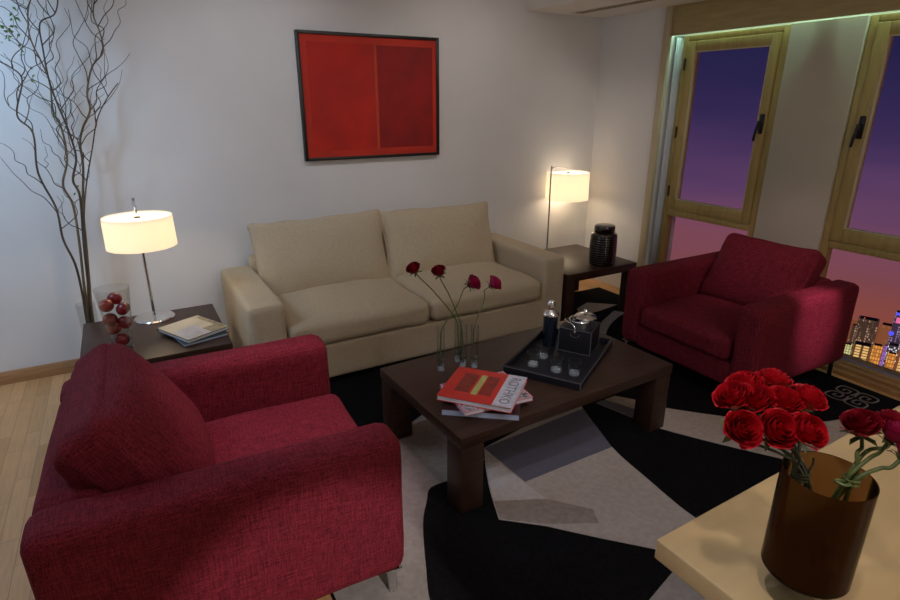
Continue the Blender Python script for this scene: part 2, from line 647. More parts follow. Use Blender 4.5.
def cushion(a, b, c, r=.05, n=14, puff=.03, pillow=0, wr=.004, seed=0, both=False, sag=0):
    """soft block with half sizes a, b, c; puffed along z; pillow>0 thins it towards its rim"""
    bm = bmesh.new()
    bmesh.ops.create_cube(bm, size=2)
    bmesh.ops.subdivide_edges(bm, edges=bm.edges[:], cuts=n, use_grid_fill=True)
    off = Vector((seed * 3.7, seed * 1.3, seed * 7.1))
    for v in bm.verts:
        p = Vector([math.copysign(abs(t) ** .62, t) for t in v.co])
        q = Vector((p.x * a, p.y * b, p.z * c))
        inn = Vector((max(-a + r, min(a - r, q.x)), max(-b + r, min(b - r, q.y)), max(-c + r, min(c - r, q.z)))) if r < min(a, b, c) else Vector((max(-a + r, min(a - r, q.x)), max(-b + r, min(b - r, q.y)), 0))
        d = q - inn
        if r >= min(a, b, c):
            d.z *= r / c
            L = max(abs(d.x), abs(d.y), abs(d.z))
            if d.length > 0:
                d = d.normalized() * r
                d.z *= c / r
        elif d.length > 1e-9:
            d = d.normalized() * r
        q = inn + d
        w = (1 - p.x ** 2) * (1 - p.y ** 2)
        if pillow:
            k = pillow + (1 - pillow) * max(0, (1 - abs(p.x) ** 3.5) * (1 - abs(p.y) ** 3.5)) ** .6
            q.z *= k
        if p.z > 0 or both:
            q.z += math.copysign(puff * w, p.z)
        # cloth pulled in a little between the corners
        if sag:
            q.x *= 1 - sag * (1 - p.y ** 2) * abs(p.x) ** 3
            q.y *= 1 - sag * (1 - p.x ** 2) * abs(p.y) ** 3
        nv = noise.noise_vector(q * 5 + off)
        nv2 = noise.noise_vector(q * 14 + off)
        q += nv * wr + nv2 * wr * .35
        v.co = q
    return bm


def soft_box(a, b, r=.04, n=10, wr=.003, seed=0):
    h = (Vector(b) - Vector(a)) / 2
    c = (Vector(b) + Vector(a)) / 2
    bm = cushion(h.x, h.y, h.z, r, n, 0, 0, wr, seed)
    for v in bm.verts:
        v.co += c
    return bm


# ------------------------------------------------------------------ setting
XR, YB, ZS, ZC = 4.09, 4.32, 2.47, 2.75
struct(obj('floor', bx((-2.2, -2.2, -.06), (4.34, YB + .1, 0)), M['floor']))
struct(obj('wall_back', bx((-2.3, YB, 0), (4.4, YB + .1, 2.85)), M['wall']))
struct(obj('wall_left', bx((-2.3, -2.2, 0), (-2.2, YB, 2.85)), M['wall']))
struct(obj('wall_front', bx((-2.3, -2.3, 0), (4.4, -2.2, 2.85)), M['wall']))
struct(obj('ceiling', bx((-2.2, -2.2, ZC), (4.4, YB, 2.85)), M['ceiling']))
bm = bmesh.new()
box(bm, (XR, 3.535, 0), (4.34, YB, ZS))
box(bm, (4.16, 2.0, 2.245), (4.34, 3.535, ZS))
box(bm, (4.16, -2.2, 2.245), (4.34, 2.0, ZS))
box(bm, (4.30, 3.432, .0), (4.34, 3.535, 2.3))
struct(obj('wall_right', bm, M['wall']))
bm = bmesh.new()
box(bm, (4.125, 2.062, .06), (4.30, 2.538, 2.245), .003)
box(bm, (4.125, -2.2, .06), (4.30, 1.13, 2.245), .003)
struct(obj('wall_right_panel', bm, M['pillar']))
# dropped ceiling band over the window side
struct(obj('ceiling_drop', bx((3.22, -2.2, ZS), (4.34, YB, ZC), .004), M['ceiling']))
struct(obj('baseboard_back', bx((-2.2, YB - .016, 0), (.9, YB, .088), .003), M['skirting']))
struct(obj('baseboard_right', bx((3.6, YB - .016, 0), (XR, YB, .088), .003), M['skirting']))
struct(obj('trim_1', bx((4.055, 3.505, 0), (4.092, 3.568, ZS), .003), M['trim']))
struct(obj('trim_2', bx((4.075, -2.0, 2.250), (4.098, 3.505, ZS), .003), M['pelmet']))
bm = bmesh.new()
box(bm, (3.985, -2.0, 0), (4.065, 3.505, .030), .004)
box(bm, (4.03, -2.0, .030), (4.158, 3.505, .052), .004)
box(bm, (4.075, -2.0, .05), (4.158, 3.505, .062), .003)
struct(obj('trim_3', bm, M['sill']))
bm = bmesh.new()
box(bm, (4.122, 1.1, .060), (4.150, 3.43, .070), .002)
struct(obj('trim_4', bm, M['alu']))


def ring(bm, y0, y1, z0, z1, w, x0, x1, bev=.004):
    """rectangular frame in the window plane; w = (y0 side, y1 side, bottom, top)"""
    a, b, c, d = w
    box(bm, (x0, y0, z0), (x1, y0 + a, z1), bev)
    box(bm, (x0, y1 - b, z0), (x1, y1, z1), bev)
    box(bm, (x0, y0 + a, z0), (x1, y1 - b, z0 + c), bev)
    box(bm, (x0, y0 + a, z1 - d), (x1, y1 - b, z1), bev)
    return bm


def window(name, y0, y1, hinge_high):
    """y0..y1 fixed frame; a tall opening sash above a low fixed pane"""
    t = bpy.data.objects.new(name, None)
    C.objects.link(t)
    t.location = (4.15, (y0 + y1) / 2, 0)
    t['kind'] = 'structure'
    h = (y1 - y0) / 2
    bm = bmesh.new()
    ring(bm, -h, h, .04, 2.245, (.062, .05, .03, .04), 0, .075)
    box(bm, (.0, -h + .062, .795), (.075, h - .05, .855), .004)
    obj('frame', bm, M['frame'], t)
    bm = bmesh.new()
    ring(bm, -h + .064, h - .052, .850, 2.20, (.066, .080, .095, .080), -.014, .05, .006)
    s = obj('sash', bm, M['frame'], t)
    bm = bmesh.new()
    ring(bm, -h + .128, h - .130, .943, 2.122, (.006,) * 4, -.016, .012, 0)
    obj('glazing_bead', bm, M['trim'], s)
    obj('upper_pane', bx((.02, -h + .13, .945), (.026, h - .132, 2.12)), M['pane'], s)
    obj('lower_pane', bx((.03, -h + .062, .07), (.036, h - .05, .795)), M['pane'], t)
    for z in (2.03, 1.50, 1.01):
        bm = bmesh.new()
        lathe(bm, [(0, -.045), (.008, -.045), (.008, .045), (0, .045)], 10, (-.018, (h - .05) if hinge_high else (-h + .062), z))
        obj('hinge', bm, M['black_metal'], t)
    gy = -h + .095 if hinge_high else h - .095
    hd = obj('handle', box(bmesh.new(), (-.024, gy - .018, 1.52), (-.013, gy + .018, 1.66), .006), M['black_metal'], s)
    bm = bmesh.new()
    tube(bm, [(-.016, gy, 1.60), (-.055, gy, 1.60)], .010, n=10, k=2)
    tube(bm, [(-.052, gy, 1.612), (-.056, gy + .004, 1.57), (-.058, gy + .012, 1.52), (-.056, gy + .018, 1.47)], .011, .009, 10)
    obj('lever', bm, M['black_metal'], hd)
    return t


window('window_1', 2.54, 3.43, True)
window('window_2', 1.13, 2.06, False)

# folded curtain in the niche beside the first window
bm = bmesh.new()
pts = []
for i in range(61):
    u = i / 60
    pts.append((4.215 + .045 * math.sin(u * 5.2 * 2 * PI) - .03 * u, 3.438 + .062 * u))
prev = None
for (x, y) in pts:
    col = [bm.verts.new((x, y, z)) for z in (.06, .8, 1.6, 2.24)]
    if prev:
        for j in range(3):
            bm.faces.new((prev[j], col[j], col[j + 1], prev[j + 1]))
    prev = col
cu = obj('curtain', bm, M['curtain'])
sm = cu.modifiers.new('thick', 'SOLIDIFY')
sm.thickness = .003
tag(cu, 'narrow bundle of pale folded curtain hanging in the niche beside the window', 'curtain')

# slot vent in the dropped ceiling
v = thing('ceiling_vent', 'long narrow dark slot vent set in the dropped ceiling', 'vent', (3.65, 3.55, ZS))
obj('slot', bx((-.055, -.62, -.004), (.055, .62, .0)), M['vent'], v)
bm = bmesh.new()
box(bm, (-.066, -.635, -.008), (-.053, .635, 0), .002)
box(bm, (.053, -.635, -.008), (.066, .635, 0), .002)
box(bm, (-.053, -.635, -.008), (.053, -.62, 0), .002)
box(bm, (-.053, .62, -.008), (.053, .635, 0), .002)
obj('rim', bm, M['ceiling'], v)
bm = bmesh.new()
for i in range(30):
    y = -.6 + i * 1.2 / 29
    box(bm, (-.053, y - .005, -.008), (.053, y + .005, -.004))
obj('slats', bm, M['trim'], v)

# ------------------------------------------------------------------ rug
rugz = .008
RX0, RX1, RY0, RY1 = .42, 3.93, .2, 3.90
bm = bx((RX0, RY0, .0005), (RX1, RY1, rugz - .0015), .001, 1)


def patch(poly, mi, z=rugz):
    n = len(poly)
    top = [bm.verts.new((x, y, z)) for x, y in poly]
    bot = [bm.verts.new((x, y, rugz - .003)) for x, y in poly]
    f = bm.faces.new(top)
    f.material_index = mi
    for i in range(n):
        g = bm.faces.new((bot[i], bot[(i + 1) % n], top[(i + 1) % n], top[i]))
        g.material_index = mi


def smooth_poly(p, k=4):
    q = [(v.x, v.y) for v in spline([(x, y, 0) for x, y in p], k)]
    return q


patch([(.43, 2.35), (1.0, 2.46), (1.30, 2.61), (1.37, 2.3), (1.38, 2.06)] + smooth_poly([(1.16, 2.00), (1.037, 2.00), (.974, 1.923), (.89, 1.797), (.788, 1.571), (.722, 1.40), (.69, 1.15), (.70, .9)]) + [(.43, .9)], 1)
patch([(1.0, 2.455), (1.30, 2.608), (1.37, 2.3), (1.375, 2.1), (1.22, 2.25)], 5, rugz + .0004)
patch([(1.434, 2.147)] + smooth_poly([(1.36, 2.02), (1.343, 1.989), (1.267, 1.837), (1.194, 1.656)]) + [(1.35, 1.52), (1.501, 1.352), (1.653, 1.193), (1.74, 1.10)] + smooth_poly([(1.93, 1.12), (1.955, 1.214), (1.958, 1.315), (1.985, 1.522), (2.032, 1.816), (2.174, 2.197), (2.22, 2.3)]), 2)
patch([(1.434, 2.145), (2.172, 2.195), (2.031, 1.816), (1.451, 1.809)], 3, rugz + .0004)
patch([(1.340, 1.980), (1.43, 1.98), (1.461, 1.661), (1.243, 1.769)], 4, rugz + .0008)
patch([(1.243, 1.767), (1.461, 1.661), (1.60, 1.50), (1.561, 1.420), (1.36, 1.53), (1.2, 1.658)], 5, rugz + .0004)
patch([(2.289, 2.208), (2.454, 2.214)] + smooth_poly([(2.546, 2.089), (2.612, 1.954), (2.843, 1.704), (3.02, 1.55), (3.254, 1.406), (3.44, 1.35), (3.70, 1.27), (3.90, 1.25)]) + [(3.90, .8)] + smooth_poly([(2.95, .9), (2.75, 1.25), (2.609, 1.466), (2.522, 1.602), (2.405, 1.806), (2.363, 1.927)]), 2)
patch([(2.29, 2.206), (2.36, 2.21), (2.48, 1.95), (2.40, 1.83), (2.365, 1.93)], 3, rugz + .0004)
patch([(3.318, 3.535), (3.506, 3.611), (3.704, 3.435), (3.459, 3.395), (3.222, 3.389)], 4)
patch([(3.566, 3.334), (3.62, 3.25)] + smooth_poly([(3.50, 3.21), (3.32, 3.12), (3.173, 3.02), (3.05, 2.90), (2.9, 2.66)]) + [(2.80, 2.70)] + smooth_poly([(2.92, 2.90), (3.102, 3.055), (3.3, 3.20)]), 1)
patch([(2.45, 2.75), (2.85, 2.98), (3.0, 2.80), (2.7, 2.45)], 5)
patch([(1.33, 1.00), (1.62, 1.075), (2.3, 1.05), (2.3, .5), (1.3, .5)], 1)


def stroke(pts, w, mi):
    P = spline([(x, y, 0) for x, y in pts], 5)
    for a, b in zip(P, P[1:]):
        d = (b - a)
        if d.length < 1e-6:
            continue
        d.normalize()
        nrm = Vector((-d.y, d.x, 0)) * w / 2
        a2, b2 = a - d * w * .2, b + d * w * .2
        q = [a2 + nrm, a2 - nrm, b2 - nrm, b2 + nrm]
        f = bm.faces.new([bm.verts.new((p.x, p.y, rugz - .0005)) for p in q])
        f.material_index = mi


for gx in (0, 1):
    for gy in (0, 1):
        ox, oy = 3.625 + gx * .118, 1.372 + gy * .112
        s = .092
        fx = (lambda u: ox + s * u) if gx else (lambda u: ox + s * (1 - u))
        fy = (lambda v: oy + s * v) if gy else (lambda v: oy + s * (1 - v))
        stroke([(fx(.0), fy(0)), (fx(1), fy(0)), (fx(1), fy(1)), (fx(.1), fy(1)), (fx(0), fy(.35)), (fx(.6), fy(.3)), (fx(.62), fy(.68)), (fx(.3), fy(.65))], .011, 6)
rug = obj('rug', bm, [M['rug_black'], M['rug_grey'], M['rug_pale'], M['rug_lilac'], M['rug_white'], M['rug_taupe'], M['rug_grey']], smooth=0)
tag(rug, 'large black rug with pale curved patches lying under the sofa, chairs and coffee table', 'rug')

# ------------------------------------------------------------------ sofa
sofa = thing('sofa', 'long beige linen two-cushion sofa against the wall under the red painting', 'sofa', (1.705, 3.76, .006))
SW, SD = 1.205, .50       # half width, half depth
for s in (-1, 1):
    x0, x1 = (-SW, -SW + .225) if s < 0 else (SW - .215, SW)
    obj('arm', soft_box((x0, -SD, .03), (x1, SD, .605), .035, 14, .004, 3 + s), M['sofa_cloth'], sofa)
obj('base', soft_box((-SW + .20, -SD + .008, .03), (SW - .20, SD, .275), .02, 12, .002, 6), M['sofa_cloth'], sofa)
obj('backrest', soft_box((-SW + .20, SD - .16, .25), (SW - .20, SD, .69), .05, 12, .003, 8), M['sofa_cloth'], sofa)
for i, x in enumerate((-.488, .488)):
    obj('seat_cushion', cushion(.488, .405, .088, .06, 20, .045, 0, .008, 11 + i), M['sofa_cloth'], sofa, (x, -.115, .362))
for i, x in enumerate((-.505, .475)):
    obj('back_cushion', cushion(.505, .29, .10, .03, 22, .03, .30, .012, 21 + i, both=True, sag=.045), M['sofa_cloth'], sofa, (x, .235, .665 - .012 * i), (R(72), 0, R(1.5 - 3 * i)))

# ------------------------------------------------------------------ armchairs
def armchair(label, loc, rz):
    t = thing('armchair', label, 'armchair', loc, rz, 'crimson armchairs')
    a = .535
    for s in (-1, 1):
        y0, y1 = (-a, -a + .175) if s < 0 else (a - .175, a)
        obj('arm', soft_box((-a, y0, .125), (a, y1, .685), .050, 14, .003, 31 + s), M['red_cloth'], t)
    obj('seat_base', soft_box((-a + .05, -a + .16, .125), (a - .012, a - .16, .285), .02, 10, .002, 33), M['red_cloth'], t)
    obj('backrest', soft_box((-a, -a + .16, .14), (-a + .20, a - .16, .672), .05, 12, .003, 35), M['red_cloth'], t)
    sc = obj('seat_cushion', cushion(.385, .352, .08, .045, 18, .03, 0, .004, 37), M['red_cloth'], t, (.165, 0, .362))
    obj('back_cushion', cushion(.350, .275, .135, .06, 18, .04, .6, .008, 39, both=True, sag=.02), M['red_cloth'], t, (-.255, -.01, .620), (R(60), 0, R(90)))
    for x in (-1, 1):
        for y in (-1, 1):
            bm = bmesh.new()
            cx, cy = x * (a - .045), y * (a - .055)
            box(bm, (cx - .03, cy - .03, .118), (cx + .03, cy + .03, .127), .003)
            lathe(bm, [(0, .118), (.021, .118), (.0155, .004), (.013, .0), (0, 0)], 16, (cx, cy, 0))
            obj('leg', bm, M['chrome'], t)
    return t


ch1 = armchair('crimson armchair in the near left corner, seen from behind, beside the fruit table', (.160, 2.040, .004), R(-2.2))
ch2 = dup(ch1, (3.445, 2.165, .0078), PI, 'crimson armchair facing the room with its back to the windows')
ch2.scale = (.955, .955, .955)


# ------------------------------------------------------------------ dark tables
def dark_table(name, label, w, d, h, top, leg, loc, rz, group=None):
    t = thing(name, label, 'table', loc, rz, group)
    bm = bx((-w / 2, -d / 2, h - top), (w / 2, d / 2, h), .003)
    obj('table_top', bm, M['wenge'], t)
    for x in (-1, 1):
        for y in (-1, 1):
            cx, cy = x * (w / 2 - leg / 2 - .004), y * (d / 2 - leg / 2 - .004)
            obj('leg', bx((cx - leg / 2, cy - leg / 2, 0), (cx + leg / 2, cy + leg / 2, h - top), .002), M['wenge'], t)
    return t


dark_table('coffee_table', 'low dark wood coffee table standing on the rug in front of the sofa', 1.375, .80, .392, .055, .118, (1.732, 2.188, .008), R(2.2))
dark_table('side_table', 'dark wood side table left of the sofa with lamp, books and fruit vase', .748, .765, .45, .065, .08, (.015, 3.562, 0), 0, 'square dark side tables')
dark_table('side_table', 'dark wood side table in the back corner carrying only the black jar', .762, .762, .442, .065, .08, (3.311, 3.63, .008), 0, 'square dark side tables')

# ------------------------------------------------------------------ lamps
def drum(bm, r0, r1, z0, z1, th=.003, c=(0, 0)):
    lathe(bm, [(r0, z0), (r1, z1), (r1 - th, z1), (r0 - th, z0)], 48, (c[0], c[1], 0), close=True)
    return bm


def lamp(name, label, loc, pole_h, sx, sy, z0, z1, r, base_r, energy):
    """pole with a hook at the top that carries a drum shade beside the pole"""
    t = thing(name, label, 'lamp', loc, 0, 'lamps with white drum shades')
    bm = bmesh.new()
    lathe(bm, [(0, 0), (base_r, 0), (base_r, .008), (base_r - .006, .014), (.03, .016), (.014, .022), (0, .022)], 48)
    obj('base', bm, M['chrome'], t)
    bm = bmesh.new()
    tube(bm, [(0, 0, .018), (0, 0, pole_h)], .0085, n=14, k=2)
    obj('pole', bm, M['chrome'], t)
    bm = bmesh.new()
    d = Vector((sx, sy, 0))
    ez = pole_h - .035
    tube(bm, [(0, 0, ez), d * .2 + Vector((0, 0, ez + .018)), d * .6 + Vector((0, 0, ez + .012)), d + Vector((0, 0, ez - .01)), d + Vector((0, 0, z1 - .03))], .005, n=10)
    obj('arm', bm, M['chrome'], t)
    sh = obj('shade', drum(bmesh.new(), r, r - .004, z0, z1, .003, (sx, sy)), M['shade'], t)
    bm = bmesh.new()
    lathe(bm, [(.012, z1 - .012), (r - .008, z1 - .012), (r - .008, z1 - .009), (.012, z1 - .009)], 48, (sx, sy, 0), close=True)
    obj('diffuser', bm, M['diffuser'], sh)
    bm = bmesh.new()
    lathe(bm, [(0, z1 - .02), (.018, z1 - .02), (.018, z1 - .004), (0, z1 - .002)], 20, (sx, sy, 0))
    obj('shade_cap', bm, M['black_metal'], sh)
    bm = bmesh.new()
    zc = (z0 + z1) / 2
    lathe(bm, [(0, zc - .04), (.02, zc - .032), (.03, zc), (.02, zc + .03), (.012, zc + .06), (.012, z1 - .02), (0, z1 - .02)], 20, (sx, sy, 0))
    obj('bulb', bm, M['bulb'], t)
    l = bpy.data.lights.new('bulb_light', 'POINT')
    l.energy = energy
    l.color = (1, .78, .52)
    l.shadow_soft_size = .05
    lo = bpy.data.objects.new('bulb_light', l)
    C.objects.link(lo)
    lo.location = (sx, sy, z0 + .055)
    lo.parent = t
    return t


lamp('table_lamp', 'chrome lamp with lit white drum shade on the left side table', (.032, 3.833, .45), .76, .004, -.12,   .495, .672, .188, .118, 2.3)
lamp('floor_lamp', 'chrome floor lamp with lit white shade behind the back corner table', (3.462, 4.17, 0), 1.185, .215, .01, .862, 1.115, .203, .118, 2.3)

# ------------------------------------------------------------------ painting
p = thing('painting', 'red abstract painting with two panels in a thin black frame', 'painting', (1.775, YB, 1.771))
bm = bmesh.new()
hw, hh = .567, .447
for a, b in (((-hw, -.042, -hh), (-hw + .022, 0, hh)), ((hw - .022, -.042, -hh), (hw, 0, hh)), ((-hw + .022, -.042, hh - .022), (hw - .022, 0, hh)), ((-hw + .022, -.042, -hh), (hw - .022, 0, -hh + .022))):
    box(bm, a, b, .002)
obj('frame', bm, M['black_frame'], p)
bm = bmesh.new()
box(bm, (-hw + .021, -.028, -hh + .021), (hw - .021, -.005, hh - .021), 0, mi=0)
box(bm, (-hw + .07, -.0285, -hh + .07), (.015, -.027, hh - .07), 0, mi=1)
box(bm, (.04, -.0285, -hh + .075), (hw - .055, -.027, hh - .075), 0, mi=2)
box(bm, (.021, -.0285, -hh + .06), (.033, -.027, hh - .05), 0, mi=3)
obj('canvas', bm, [M['paint_red'], M['paint_left'], M['paint_right'], M['paint_line']], p, smooth=0)


# ------------------------------------------------------------------ vessels
def cup_profile(r0, r1, h, th, floor_th, steps=1):
    return [(0, 0), (r0 - .002, 0), (r0, .002)] + [(r0 + (r1 - r0) * i / steps, h * i / steps) for i in range(1, steps + 1)] + [(r1 - th, h)] + [(r0 + (r1 - r0) * i / steps - th, floor_th + (h - floor_th) * i / steps) for i in range(steps - 1, -1, -1)] + [(0, floor_th)]


# tall floor vase with willow branches
bm = lathe(bmesh.new(), cup_profile(.050, .055, .525, .004, .02, 2), 32)
fv = obj('floor_vase', bm, M['glass'], None, (-.342, 4.12, 0))
tag(fv, 'tall clear glass vase holding the bare branches behind the left side table', 'vase')

BR = [[(-0.354, 4.12, 0.4), (-0.343, 4.111, 0.606), (-0.345, 4.102, 0.792), (-0.376, 4.093, 0.957), (-0.374, 4.084, 1.147), (-0.42, 4.075, 1.356), (-0.399, 4.066, 1.578), (-0.452, 4.06, 1.676), (-0.391, 4.06, 1.858), (-0.431, 4.06, 1.923), (-0.492, 4.06, 1.966), (-.56, 4.06, 2.06)],
      [(-0.343, 4.12, 0.398), (-0.325, 4.124, 0.646), (-0.299, 4.128, 0.934), (-0.29, 4.131, 1.151), (-0.318, 4.135, 1.273), (-0.27, 4.139, 1.417), (-0.263, 4.142, 1.588), (-0.286, 4.146, 1.7), (-0.272, 4.15, 1.846), (-0.289, 4.15, 1.952), (-0.318, 4.15, 2.085), (-0.299, 4.15, 2.22), (-0.251, 4.15, 2.346), (-.27, 4.15, 2.5)],
      [(-0.332, 4.12, 0.396), (-0.303, 4.118, 0.644), (-0.278, 4.115, 0.903), (-0.244, 4.112, 1.198), (-0.261, 4.11, 1.302), (-0.22, 4.108, 1.435), (-0.233, 4.105, 1.606), (-0.256, 4.102, 1.738), (-0.27, 4.1, 1.861), (-0.267, 4.1, 2.017), (-0.254, 4.1, 2.153), (-0.174, 4.1, 2.208), (-0.141, 4.1, 2.334), (-.16, 4.1, 2.5)],
      [(-0.321, 4.12, 0.393), (-0.293, 4.126, 0.674), (-0.268, 4.132, 0.898), (-0.244, 4.137, 1.115), (-0.197, 4.143, 1.372), (-0.187, 4.149, 1.511), (-0.155, 4.155, 1.602), (-0.102, 4.16, 1.698), (-0.1, 4.166, 1.794), (-0.049, 4.17, 1.938), (0.022, 4.17, 2.022), (0.025, 4.17, 2.124), (0.009, 4.17, 2.228), (0.05, 4.17, 2.375), (.04, 4.17, 2.5)],
      [(-0.335, 4.10, 0.41), (-0.29, 4.100, 0.744), (-0.254, 4.092, 1.029), (-0.201, 4.088, 1.259), (-0.131, 4.077, 1.473), (-0.075, 4.07, 1.643), (-0.009, 4.07, 1.755), (0.069, 4.07, 1.849)]]
BL = ['leftmost crooked willow branch in the floor vase, bending to the picture edge',
      'dark wavy willow branch rising second from left in the floor vase',
      'curly willow branch in the middle of the vase, hooking right near its top',
      'stout willow branch on the right of the vase, forking high on the wall',
      'thin short willow branch leaning right towards the lamp from the floor vase']
rnd = random.Random(5)


def crooked(start, direction, length, n, amp, rnd):
    pts = [Vector(start)]
    d = Vector(direction).normalized()
    for i in range(n):
        side = Vector((rnd.uniform(-1, 1), rnd.uniform(-.35, .35), rnd.uniform(-.4, .6)))
        pts.append(pts[-1] + (d * 1.0 + side * amp).normalized() * length / n)
    for p_ in pts:
        p_.y = min(p_.y, 4.295)
    return pts


for i, (P, lab) in enumerate(zip(BR, BL)):
    P = [Vector(q) for q in P]
    b0 = Vector((-.342 + (i - 2) * .012, 4.12 + (.015 if i % 2 else -.015), .025))
    root = thing('willow_branch', lab, 'branch', b0, 0, 'willow branches in the floor vase')
    rel = [q - b0 for q in [b0] + P]
    bm = bmesh.new()
    thick = (.0085, .009, .009, .0095, .006)[i]
    tube(bm, rel, thick, .0028, 8, 6)
    obj('branch', bm, M['bark_light'] if i in (1, 3) else M['bark'], root)
    bm = bmesh.new()
    S = spline(rel, 6)
    nt_ = (9, 12, 12, 16, 5)[i]
    for k in range(nt_):
        u = .34 + .62 * (k + rnd.random() * .6) / nt_
        st = S[int(u * (len(S) - 1))]
        sd = rnd.choice((-1, 1))
        pts = crooked(st, (sd * rnd.uniform(.35, .8), rnd.uniform(-.15, .1), 1.0), rnd.uniform(.22, .55), 7, .75, rnd)
        pts = [Vector((q.x, min(q.y, 4.29 - b0.y), q.z)) for q in pts]
        tube(bm, pts, .0032, .0011, 5, 4)
        if rnd.random() < .6:
            q = pts[3]
            pts2 = crooked(q, (-sd * rnd.uniform(.3, .7), 0, 1), rnd.uniform(.12, .28), 5, .8, rnd)
            pts2 = [Vector((w.x, min(w.y, 4.29 - b0.y), w.z)) for w in pts2]
            tube(bm, pts2, .0020, .0009, 5, 4)
    obj('twigs', bm, M['bark'], root)
    # young leaves
    spots = {0: [(-.358, 4.03, 2.155), (-.379, 4.03, 2.115), (-.395, 4.03, 2.08), (-.428, 4.03, 2.064), (-.353, 4.03, 2.009), (-.341, 4.03, 2.194), (-.38, 4.03, 2.09)],
             1: [(-.36, 4.10, 1.89), (-.35, 4.09, 1.86), (-.26, 4.09, 1.71), (-.27, 4.09, 1.74)],
             2: [(-.255, 4.06, 1.26), (-.235, 4.06, 1.24), (-.24, 4.06, 1.215)]}.get(i)
    if spots:
        bm = bmesh.new()
        for q in spots:
            for w in range(4 if i == 0 else 2):
                c0 = Vector(q) - b0 + Vector((rnd.uniform(-.03, .03), rnd.uniform(-.02, .02), rnd.uniform(-.03, .03)))
                nb = bmesh.new()
                L = rnd.uniform(.012, .019)
                vv = [nb.verts.new(v_) for v_ in ((0, 0, 0), (L * .5, L * .5, .002), (L * 1.7, 0, 0), (L * .5, -L * .5, .002))]
                nb.faces.new((vv[0], vv[1], vv[2]))
                nb.faces.new((vv[0], vv[2], vv[3]))
                nb.transform(Matrix.Translation(c0) @ Euler((rnd.uniform(.5, 1.6), rnd.uniform(-1, 1), rnd.uniform(0, 6))).to_matrix().to_4x4())
                join(bm, nb)
        obj('leaves', bm, M['leaf'], root)

# fruit vase
bm = lathe(bmesh.new(), [(0, 0), (.054, 0), (.058, .004), (.055, .012), (.048, .020), (.050, .04), (.068, .18), (.086, .36), (.0835, .36), (.0655, .18), (.047, .04), (.036, .026), (0, .024)], 40)
av = obj('fruit_vase', bm, M['glass'], None, (-.150, 3.385, .45))
tag(av, 'tall flared glass vase filled with red apples on the left side table', 'vase')


def apple_bm():
    bm = bmesh.new()
    prof = []
    for k in range(17):
        th = PI * k / 16
        r = .0365 * math.sin(th) * (1 + .06 * math.cos(th))
        z = -.0335 * math.cos(th)
        z -= .010 * max(0, 1 - r / .014) if th > PI / 2 else -.005 * max(0, 1 - r / .012)
        prof.append((max(r, 0 if k in (0, 16) else .001), z))
    return lathe(bm, prof, 28)


AP = [((.004, .0, .062), 'lowest red apple, at the bottom of the fruit vase'),
      ((-.026, .026, .122), 'dark plum-red apple second from the bottom of the fruit vase, on the left'),
      ((.030, -.010, .160), 'red apple on the right half way up the fruit vase'),
      ((-.034, -.014, .190), 'dark red apple on the left half way up the fruit vase'),
      ((.034, -.004, .236), 'upper right red apple in the fruit vase'),
      ((-.038, -.010, .268), 'bright red topmost apple on the left of the fruit vase'),
      ((.004, .043, .286), 'red apple at the back of the top layer in the fruit vase')]
ap0 = None
for i, (q, lab) in enumerate(AP):
    loc = (-.150 + q[0], 3.385 + q[1], .45 + q[2])
    if ap0 is None:
        ap0 = thing('apple', lab, 'apple', loc, 0, 'red apples in the fruit vase')
        obj('flesh', apple_bm(), M['apple'], ap0)
        obj('stem', tube(bmesh.new(), [(0, 0, .018), (.001, 0, .028), (.005, .002, .036)], .0014, n=6), M['bark'], ap0)
        a = ap0
    else:
        a = dup(ap0, loc, 0, lab)
    a.rotation_euler = ((0.5, -.7, .9, -.4, .6, -.9, .2)[i], (.3, .5, -.4, .8, -.6, .2, .5)[i], i * 1.3)


# ------------------------------------------------------------------ books
def book(name, label, loc, rz, w, d, h, cover, pages, group, spine=-1):
    """w along x, d along y; spine on the -y side (-1) or the +x side (1)"""
    t = thing(name, label, 'book', loc, rz, group)
    c = .003
    bm = bmesh.new()
    box(bm, (-w / 2, -d / 2, 0), (w / 2, d / 2, c), .0008, 1)
    box(bm, (-w / 2, -d / 2, h - c), (w / 2, d / 2, h), .0008, 1)
    if spine < 0:
        box(bm, (-w / 2, d / 2 - c, c), (w / 2, d / 2, h - c), 0)
    else:
        box(bm, (-w / 2, -d / 2, c), (-w / 2 + c, d / 2, h - c), 0)
    cv = obj('cover', bm, cover, t)
    obj('pages', bx((-w / 2 + .004, -d / 2 + .003, c), (w / 2 - .003, d / 2 - .004, h - c)), pages, t)
    return t, cv


def print_on(name, cv, quads, mats, z):
    bm = bmesh.new()
    for (x0, y0, x1, y1, mi) in quads:
        box(bm, (x0, y0, z), (x1, y1, z + .0005 + .0001 * mi), 0, mi=mi)
    return obj(name, bm, mats, cv, smooth=0)


# coffee table stack
tz = .400
G = 'art books on the coffee table'
bk, cv = book('book', 'bottom book of the coffee table stack, dark cover with blue-white page edges', (1.298, 1.966, tz), R(-38), .355, .255, .033, M['cov_dark'], M['paper_blue'], G)
bk, cv = book('book', 'middle book of the coffee table stack, pink-edged with speckled print', (1.331, 1.991, tz + .0332), R(-6), .350, .290, .020, M['cov_pink'], M['paper'], G)
print_on('cover_print', cv, [(-.165, -.138, .165, .138, 0)], [M['cov_map']], .020)
bk, cv = book('book', 'red art book with pale lettered band on top of the coffee table stack', (1.318, 1.992, tz + .0536), R(-50), .352, .315, .026, M['cov_red'], M['paper'], G)
print_on('cover_print', cv, [(.085, -.1573, .1757, .1573, 0), (-.118, -.085, -.045, .100, 1), (.0, -.085, .058, .105, 1), (-.034, -.095, -.006, .105, 2)], [M['cov_band'], M['cov_darkred'], M['cov_lime']], .026)
txt = bpy.data.curves.new('title', 'FONT')
txt.body = 'ROTHKO'
